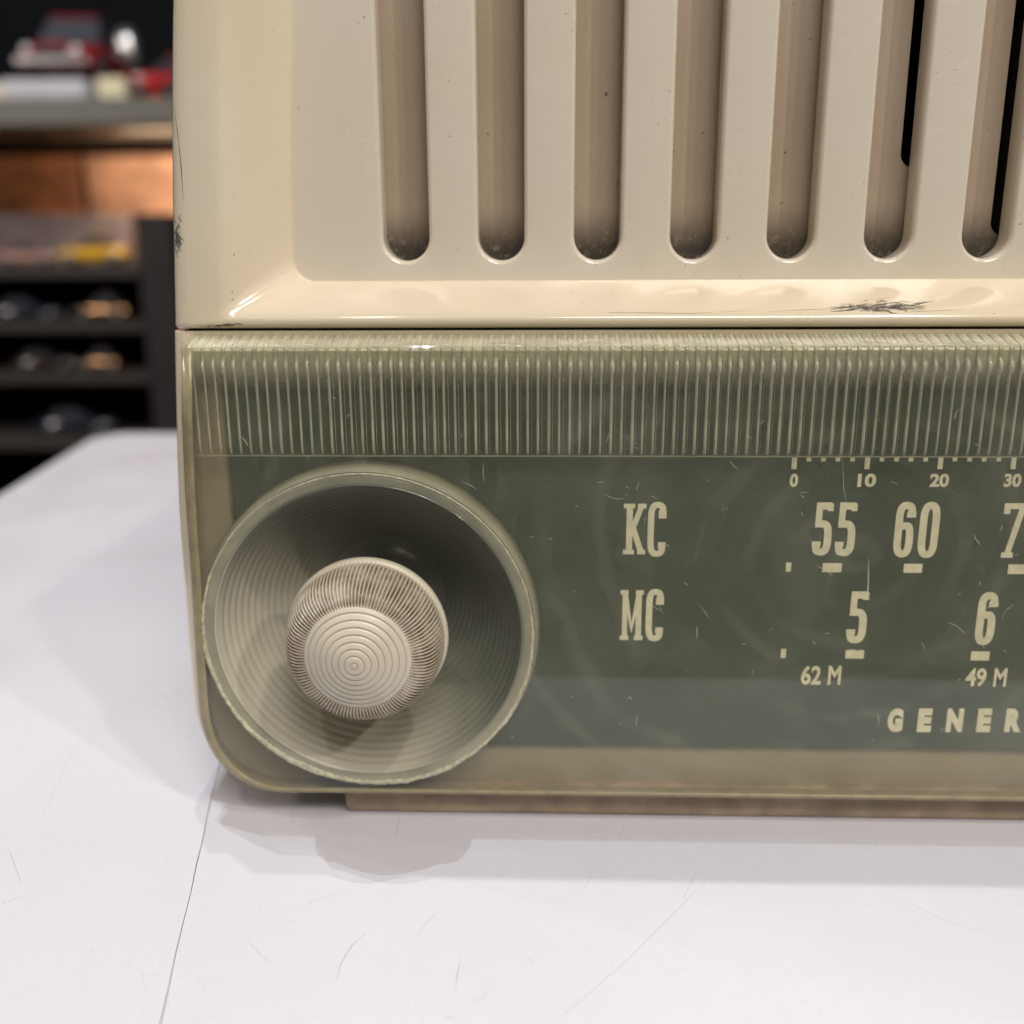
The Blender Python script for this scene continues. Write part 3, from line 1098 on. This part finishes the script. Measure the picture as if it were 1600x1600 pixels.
# dark scrape on the lower rail of the cabinet, scuff on its left edge
ln = []
soft = []
for _ in range(110):
    t = rng.betavariate(2.2, 1.6)
    x = 1298 + 145 * t
    soft.append((wiggle(x, 479 + rng.gauss(0, 3.2), rng.uniform(8, 26), R(-4) + rng.gauss(0, .08), rng.gauss(0, .1), jit=.5), rng.uniform(1.5, 3.6)))
for _ in range(45):
    t = rng.betavariate(2.4, 1.5)
    x = 1298 + 145 * t
    ln.append((wiggle(x, 479 + rng.gauss(0, 3.6), rng.uniform(2, 9), R(-5) + rng.gauss(0, .16), rng.gauss(0, .2), jit=.7), rng.uniform(.5, 1.8)))
ln += [([(1297, 487), (1312, 486), (1330, 484.5), (1343, 483)], 2), ([(1355, 485), (1372, 484), (1380, 484)], 2.4), ([(1385, 486), (1392, 489), (1402, 490)], 2.2), ([(1412, 484), (1424, 479), (1440, 474), (1460, 470)], 1.6)]
ln += [([(1410, 488), (1450, 486), (1490, 485)], .7), ([(850, 498), (960, 488), (1080, 490), (1180, 485)], .6), ([(1200, 487), (1260, 484), (1297, 483)], .6)]
for _ in range(70):
    x, y = 276.5 + rng.gauss(0, 3.2), 372 + rng.gauss(0, 13)
    soft.append((wiggle(x, y, rng.uniform(4, 12), R(75) + rng.gauss(0, .5), rng.gauss(0, .5)), rng.uniform(1.5, 3.4)))
for _ in range(40):
    ln.append((wiggle(277 + rng.gauss(0, 3.4), 372 + rng.gauss(0, 13), rng.uniform(3, 9), R(75) + rng.gauss(0, .6), rng.gauss(0, .9), jit=.3), rng.uniform(.4, 1.2)))
strokes('scuff_marks', cabinet, soft, milky('grey_scuff', (.17, .16, .15), .7, .30, 0, .3, 900), cabinet, .00002)
for _ in range(16):
    ln.append((wiggle(rng.gauss(350, 16), 508 + rng.gauss(0, 1.5), rng.uniform(4, 14), rng.gauss(0, .1), 0), rng.uniform(.5, 1.2)))
ln += [([(272, 165), (278, 210), (283, 260), (287, 315)], 1.2)]
strokes('scrape_marks', cabinet, ln, M['dark_scratch'], cabinet)
# on the table
ln = [([(525, 1535), (533, 1505), (550, 1477), (575, 1455)], 1.6), ([(710, 1555), (715, 1520), (722, 1490)], 1.4), ([(695, 1592), (703, 1590), (708, 1592)], 2.2), ([(940, 1429), (941, 1431)], 4), ([(246, 1140), (256, 1134)], 3),
      ([(860, 1600), (900, 1570), (980, 1500), (1060, 1420), (1100, 1380)], .8), ([(440, 1430), (500, 1405), (540, 1395)], .8), ([(60, 1290), (110, 1180), (130, 1150)], .7), ([(1380, 1390), (1480, 1440), (1590, 1470)], .7)]
for _ in range(70):
    x, y = rng.uniform(20, 1590), rng.uniform(1080, 1590)
    ln.append((wiggle(x, y, rng.choice((3, 4, 5, 8, 14, 30, 60)), rng.uniform(0, PI), rng.gauss(0, .25), jit=.3), rng.uniform(.3, .8)))
strokes('scratches', top_r, ln, M['table_scratch'], top_r, .00004)
strokes('scratches', top_l, ln, M['table_scratch'], top_l, .00004)
# dark strip filling the slit between cabinet and dial
boxo('seam_strip', -.0735 - RX, PR - .001 - RX, .0104 - RY, .0110 - RY, PT + .0008, ZG + .0004, M['gap'], radio)

# ------------------------------------------------------------------ background shelving, far behind and out of focus
def pbox(name, px0, py0, px1, py1, Y, depth, mat, parent=None, bev=.0, origin=(0, 0, 0)):
    a, b = at(px0, py1, Y), at(px1, py0, Y)
    o = Vector(origin)
    return boxo(name, a.x - o.x, b.x - o.x, Y - o.y, Y + depth - o.y, a.z - o.z, b.z - o.z, mat, parent, bev)
SY = 1.05
zs = at(130, 152, SY).z
zs2 = at(130, 196, SY).z
grey = plain('shelf_paint', (.115, .112, .098), .45)
dark = plain('dark_rack', (.018, .018, .021), .35)
darker = plain('dark_back', (.006, .007, .009), .8, spec=.05)
SO = (-.75, 1.3, -.76)
shelf = empty('shelving_unit', SO, 'dark shelving unit with grey shelf far behind the radio', 'shelf')
def sbox(name, x0, x1, y0, y1, z0, z1, mat, bev=0.):
    return boxo(name, x0 - SO[0], x1 - SO[0], y0 - SO[1], y1 - SO[1], z0 - SO[2], z1 - SO[2], mat, shelf, bev)
sbox('shelf_board', -1.40, .10, SY, 1.50, zs2, zs, grey, .002)
sbox('back_panel', -1.42, .12, 1.50, 1.52, -.76, .95, darker)
ux0, ux1 = at(205, 400, SY).x, at(262, 400, SY).x
sbox('upright', ux0, ux1, SY + .02, 1.499, -.76, at(230, 334, SY + .02).z, plain('upright_paint', (.026, .022, .022), .6, spec=.2))
sbox('upright', -1.40, -1.37, SY + .02, 1.499, -.76, zs2 - .0005, dark)
zr = []
for py0, py1 in ((418, 434), (506, 520), (588, 602), (690, 706)):
    a, b = at(100, py1, SY).z, at(100, py0, SY).z
    zr.append((a, b))
    sbox('rack_board', -1.369, ux0 - .0005, SY + .015, 1.499, a, b, plain('rack_board', (.045, .039, .036), .5, spec=.3), .001)

# model cars
car_black = plain('tyre_rubber', (.02, .02, .02), .7)
chrome = plain('chrome', (.6, .6, .62), .28, 1.)
rim_metal = plain('dull_rim', (.16, .16, .17), .35, .8)
glass = plain('dark_glass', (.05, .055, .07), .08, coat=.5)
def model_car(name, loc, rz, L, W, H, paint, label):
    o = empty(name, loc, label, 'toy car')
    o.rotation_euler = (0, 0, rz)
    st = [(-.5, .72, .30, .48), (-.46, .86, .22, .56), (-.3, .98, .18, .60), (-.05, 1, .18, .60), (.2, .98, .18, .58), (.42, .92, .20, .50), (.5, .74, .26, .42)]
    lp = []
    for x, wv, zl, zh in st:
        wv *= W / 2
        lp.append([(x * L, -wv, zl * H), (x * L, -wv * 1.0, (zl + zh) / 2 * H), (x * L, -wv * .88, zh * H), (x * L, 0, (zh + .03) * H), (x * L, wv * .88, zh * H), (x * L, wv, (zl + zh) / 2 * H), (x * L, wv, zl * H), (x * L, 0, (zl - .02) * H)])
    v, f = bridge(lp, True, True, True)
    body = mesh('body', v, f, paint, o)
    cabn = [(-.34, .74, .60), (-.22, .66, .97), (.02, .66, 1.0), (.20, .80, .60)]
    lp = [[(x * L, -wv * W / 2, .585 * H), (x * L, -wv * W / 2 * .95, zh * H), (x * L, wv * W / 2 * .95, zh * H), (x * L, wv * W / 2, .585 * H)] for x, wv, zh in cabn]
    v, f = bridge(lp, True, True, True)
    mesh('window', v, f, glass, o, smooth=False)
    boxo('roof', -.23 * L, .03 * L, -.31 * W, .31 * W, 1.0 * H, 1.04 * H, paint, o, .002)
    for sx in (-.30, .30):
        for sy in (-1, 1):
            lw = []
            for r_, y_ in ((.001, .40), (.19, .40), (.21, .42), (.21, .50), (.19, .52), (.001, .52)):
                lw.append([(sx * L + r_ * H * math.cos(2 * PI * k / 20), sy * y_ * W, .21 * H + r_ * H * math.sin(2 * PI * k / 20)) for k in range(20)])
            v, f = bridge(lw)
            wh = mesh('wheel', v, f, car_black, o)
            lw = [[(sx * L + r_ * H * math.cos(2 * PI * k / 16), sy * y_ * W, .21 * H + r_ * H * math.sin(2 * PI * k / 16)) for k in range(16)] for r_, y_ in ((.001, .535), (.11, .53), (.12, .521))]
            v, f = bridge(lw)
            mesh('rim', v, f, rim_metal, wh)
    for sy in (-1, 1):
        bm = bmesh.new()
        bmesh.ops.create_uvsphere(bm, u_segments=14, v_segments=8, radius=.085 * H)
        me = bpy.data.meshes.new('headlight')
        bm.to_mesh(me)
        bm.free()
        h = link('headlight', me, chrome, o)
        h.location = (.485 * L, sy * .30 * W, .40 * H)
    boxo('bumper', .495 * L, .525 * L, -.44 * W, .44 * W, .20 * H, .30 * H, chrome, o, .001)
    boxo('grille', .488 * L, .508 * L, -.2 * W, .2 * W, .31 * H, .44 * H, car_black, o, .001)
    return o
maroon = plain('maroon_paint', (.30, .012, .022), .15, coat=1.)
red = plain('red_paint', (.40, .012, .014), .4, coat=.15)
yellow = plain('yellow_paint', (.55, .30, .012), .25, coat=.5)
white_card = plain('white_card', (.42, .42, .47), .4)
cream_card = plain('cream_card', (.60, .55, .38), .5)
base_h = at(90, 128, SY + .04).z - zs
a, b = at(20, 140, SY + .04), at(150, 140, SY + .04)
st_ = boxo('display_plinth', -(b.x - a.x) / 2, (b.x - a.x) / 2, -.03, .17, 0, base_h, white_card, None, .003)
st_.location = ((a.x + b.x) / 2, SY + .04, zs)
tag(st_, 'blurred white plinth under the maroon model car', 'plinth')
mw = (at(150, 100, SY + .05).x - at(28, 100, SY + .05).x)
mh = at(90, 12, SY + .05).z - (zs + base_h)
model_car('model_car', ((a.x + b.x) / 2, SY + .12, zs + base_h), -PI / 2 + .1, .20, mw, mh, maroon, 'blurred maroon model car on white plinth, top left')
x_r = at(240, 100, SY + .05).x
model_car('model_car', (x_r + .01, SY + .13, zs), -PI / 2 - .5, .20, .085, .062, red, 'blurred bright red model car partly hidden behind the radio')
# silvery ornament behind them
cx_ = at(198, 60, SY + .25)
vloop = [[(r_ * math.cos(2 * PI * k / 20), r_ * math.sin(2 * PI * k / 20), z_) for k in range(20)] for r_, z_ in ((.001, 0), (.022, 0), (.022, .01), (.008, .02), (.007, .05), (.016, .065), (.018, .10), (.012, .115), (.001, .12))]
v, f = bridge(vloop)
orn = mesh('chrome_ornament', v, f, chrome, None)
orn.location = (cx_.x, SY + .25, zs)
tag(orn, 'blurred silvery ornament standing between the two model cars', 'ornament')
for px0, px1, py0, lab in ((152, 193, 120, 'small blurred cream card lying between the two model cars'), (-14, 16, 128, 'small blurred cream card left of the white plinth')):
    a, b = at(px0, 150, SY + .02), at(px1, py0, SY + .02)
    c = boxo('price_card', -(b.x - a.x) / 2, (b.x - a.x) / 2, 0, .03, 0, b.z - zs, cream_card, None, .002)
    c.location = ((a.x + b.x) / 2, SY + .02, zs)
    tag(c, lab, 'card')
# things between grey shelf and rack
ztop = zr[0][1]
def thing_box(name, px0, py0, px1, Y, depth, mat, label, cat, z0):
    a, b = at(px0, py0, Y), at(px1, py0, Y)
    hgt = a.z - z0
    root = empty(name, ((a.x + b.x) / 2, Y + depth / 2, z0), label, cat)
    W = (b.x - a.x) / 2
    boxo('carton', -W, W, -depth / 2, depth / 2, 0, hgt * .80, mat, root, .002)
    boxo('lid', -W - .001, W + .001, -depth / 2 - .001, depth / 2 + .001, hgt * .801, hgt, mat, root, .002)
    return root
thing_box('cardboard_box', -60, 243, 118, SY + .24, .12, plain('orange_card', (.44, .18, .075), .6, var=.4, scale=16), 'blurred orange brown cardboard box under the grey shelf', 'box', ztop)
thing_box('cardboard_box', 131, 243, 300, SY + .24, .12, plain('peach_card', (.60, .34, .22), .6, var=.3, scale=16), 'blurred pale peach cardboard box under the grey shelf beside the radio', 'box', ztop)
thing_box('plastic_case', -30, 336, 198, SY + .10, .10, plain('lavender_case', (.16, .125, .125), .25, var=.2, scale=14), 'blurred greyish lavender plastic case in front of the cardboard boxes', 'case', ztop)
yc = at(142, 400, SY + .05)
model_car('model_car', (yc.x, SY + .06, ztop), PI + .12, .085, .036, at(142, 366, SY + .05).z - ztop, yellow, 'small blurred yellow model car on the dark rack')
pk = at(35, 400, SY + .05)
model_car('model_car', (pk.x, SY + .06, ztop), .1, .07, .034, at(35, 378, SY + .05).z - ztop, plain('dusty_pink', (.30, .15, .12), .3), 'small blurred brownish pink model car left of the yellow one')
brass = plain('brass', (.42, .25, .13), .3, 1.)
for k, (px0, px1, py0, lab) in enumerate(((112, 200, 460, 'blurred brass coloured model car on the upper level of the dark rack'), (118, 185, 545, 'blurred brass coloured model car on the lower level of the dark rack'))):
    z0 = zr[k + 1][1]
    a, b = at(px0, py0, SY + .05), at(px1, py0, SY + .05)
    model_car('model_car', ((a.x + b.x) / 2, SY + .06, z0), PI, b.x - a.x, .034, a.z - z0, brass, lab)
navy = plain('navy_paint', (.012, .016, .035), .2, coat=.8)
soot = plain('dark_brown_paint', (.035, .02, .015), .2, coat=.8)
for k, px0, px1, hpx, pm, lab in ((0, -20, 85, 36, navy, 'blurred dark blue model car on the upper level of the dark rack'), (1, 5, 100, 34, soot, 'blurred dark brown model car on the lower level of the dark rack'), (2, 30, 150, 40, navy, 'blurred dark blue model car on the lowest level of the dark rack')):
    z0 = zr[k + 1][1]
    a, b = at(px0, 500, SY + .05), at(px1, 500, SY + .05)
    model_car('model_car', ((a.x + b.x) / 2, SY + .07, z0), .15, b.x - a.x, .04, hpx * .00078, pm, lab)
c0, c1 = at(58, 214, SY + .06), at(132, 332, SY + .09)
pts = [c0.lerp(c1, t / 10) + Vector((.006 * math.sin(t / 10 * PI), 0, .004 * math.sin(t / 10 * PI))) for t in range(11)]
pts[0].z = zs2
v, f = tube(pts, .0016)
cord = mesh('cord', v, f, plain('brown_cord', (.10, .06, .035), .6))
tag(cord, 'thin brown cord hanging from the grey shelf over the boxes', 'cord')
wall = boxo('wall', -3, 3, 2.2, 2.25, -.76, 2.2, plain('dark_wall', (.03, .03, .032), .7))
wall['kind'] = 'structure'
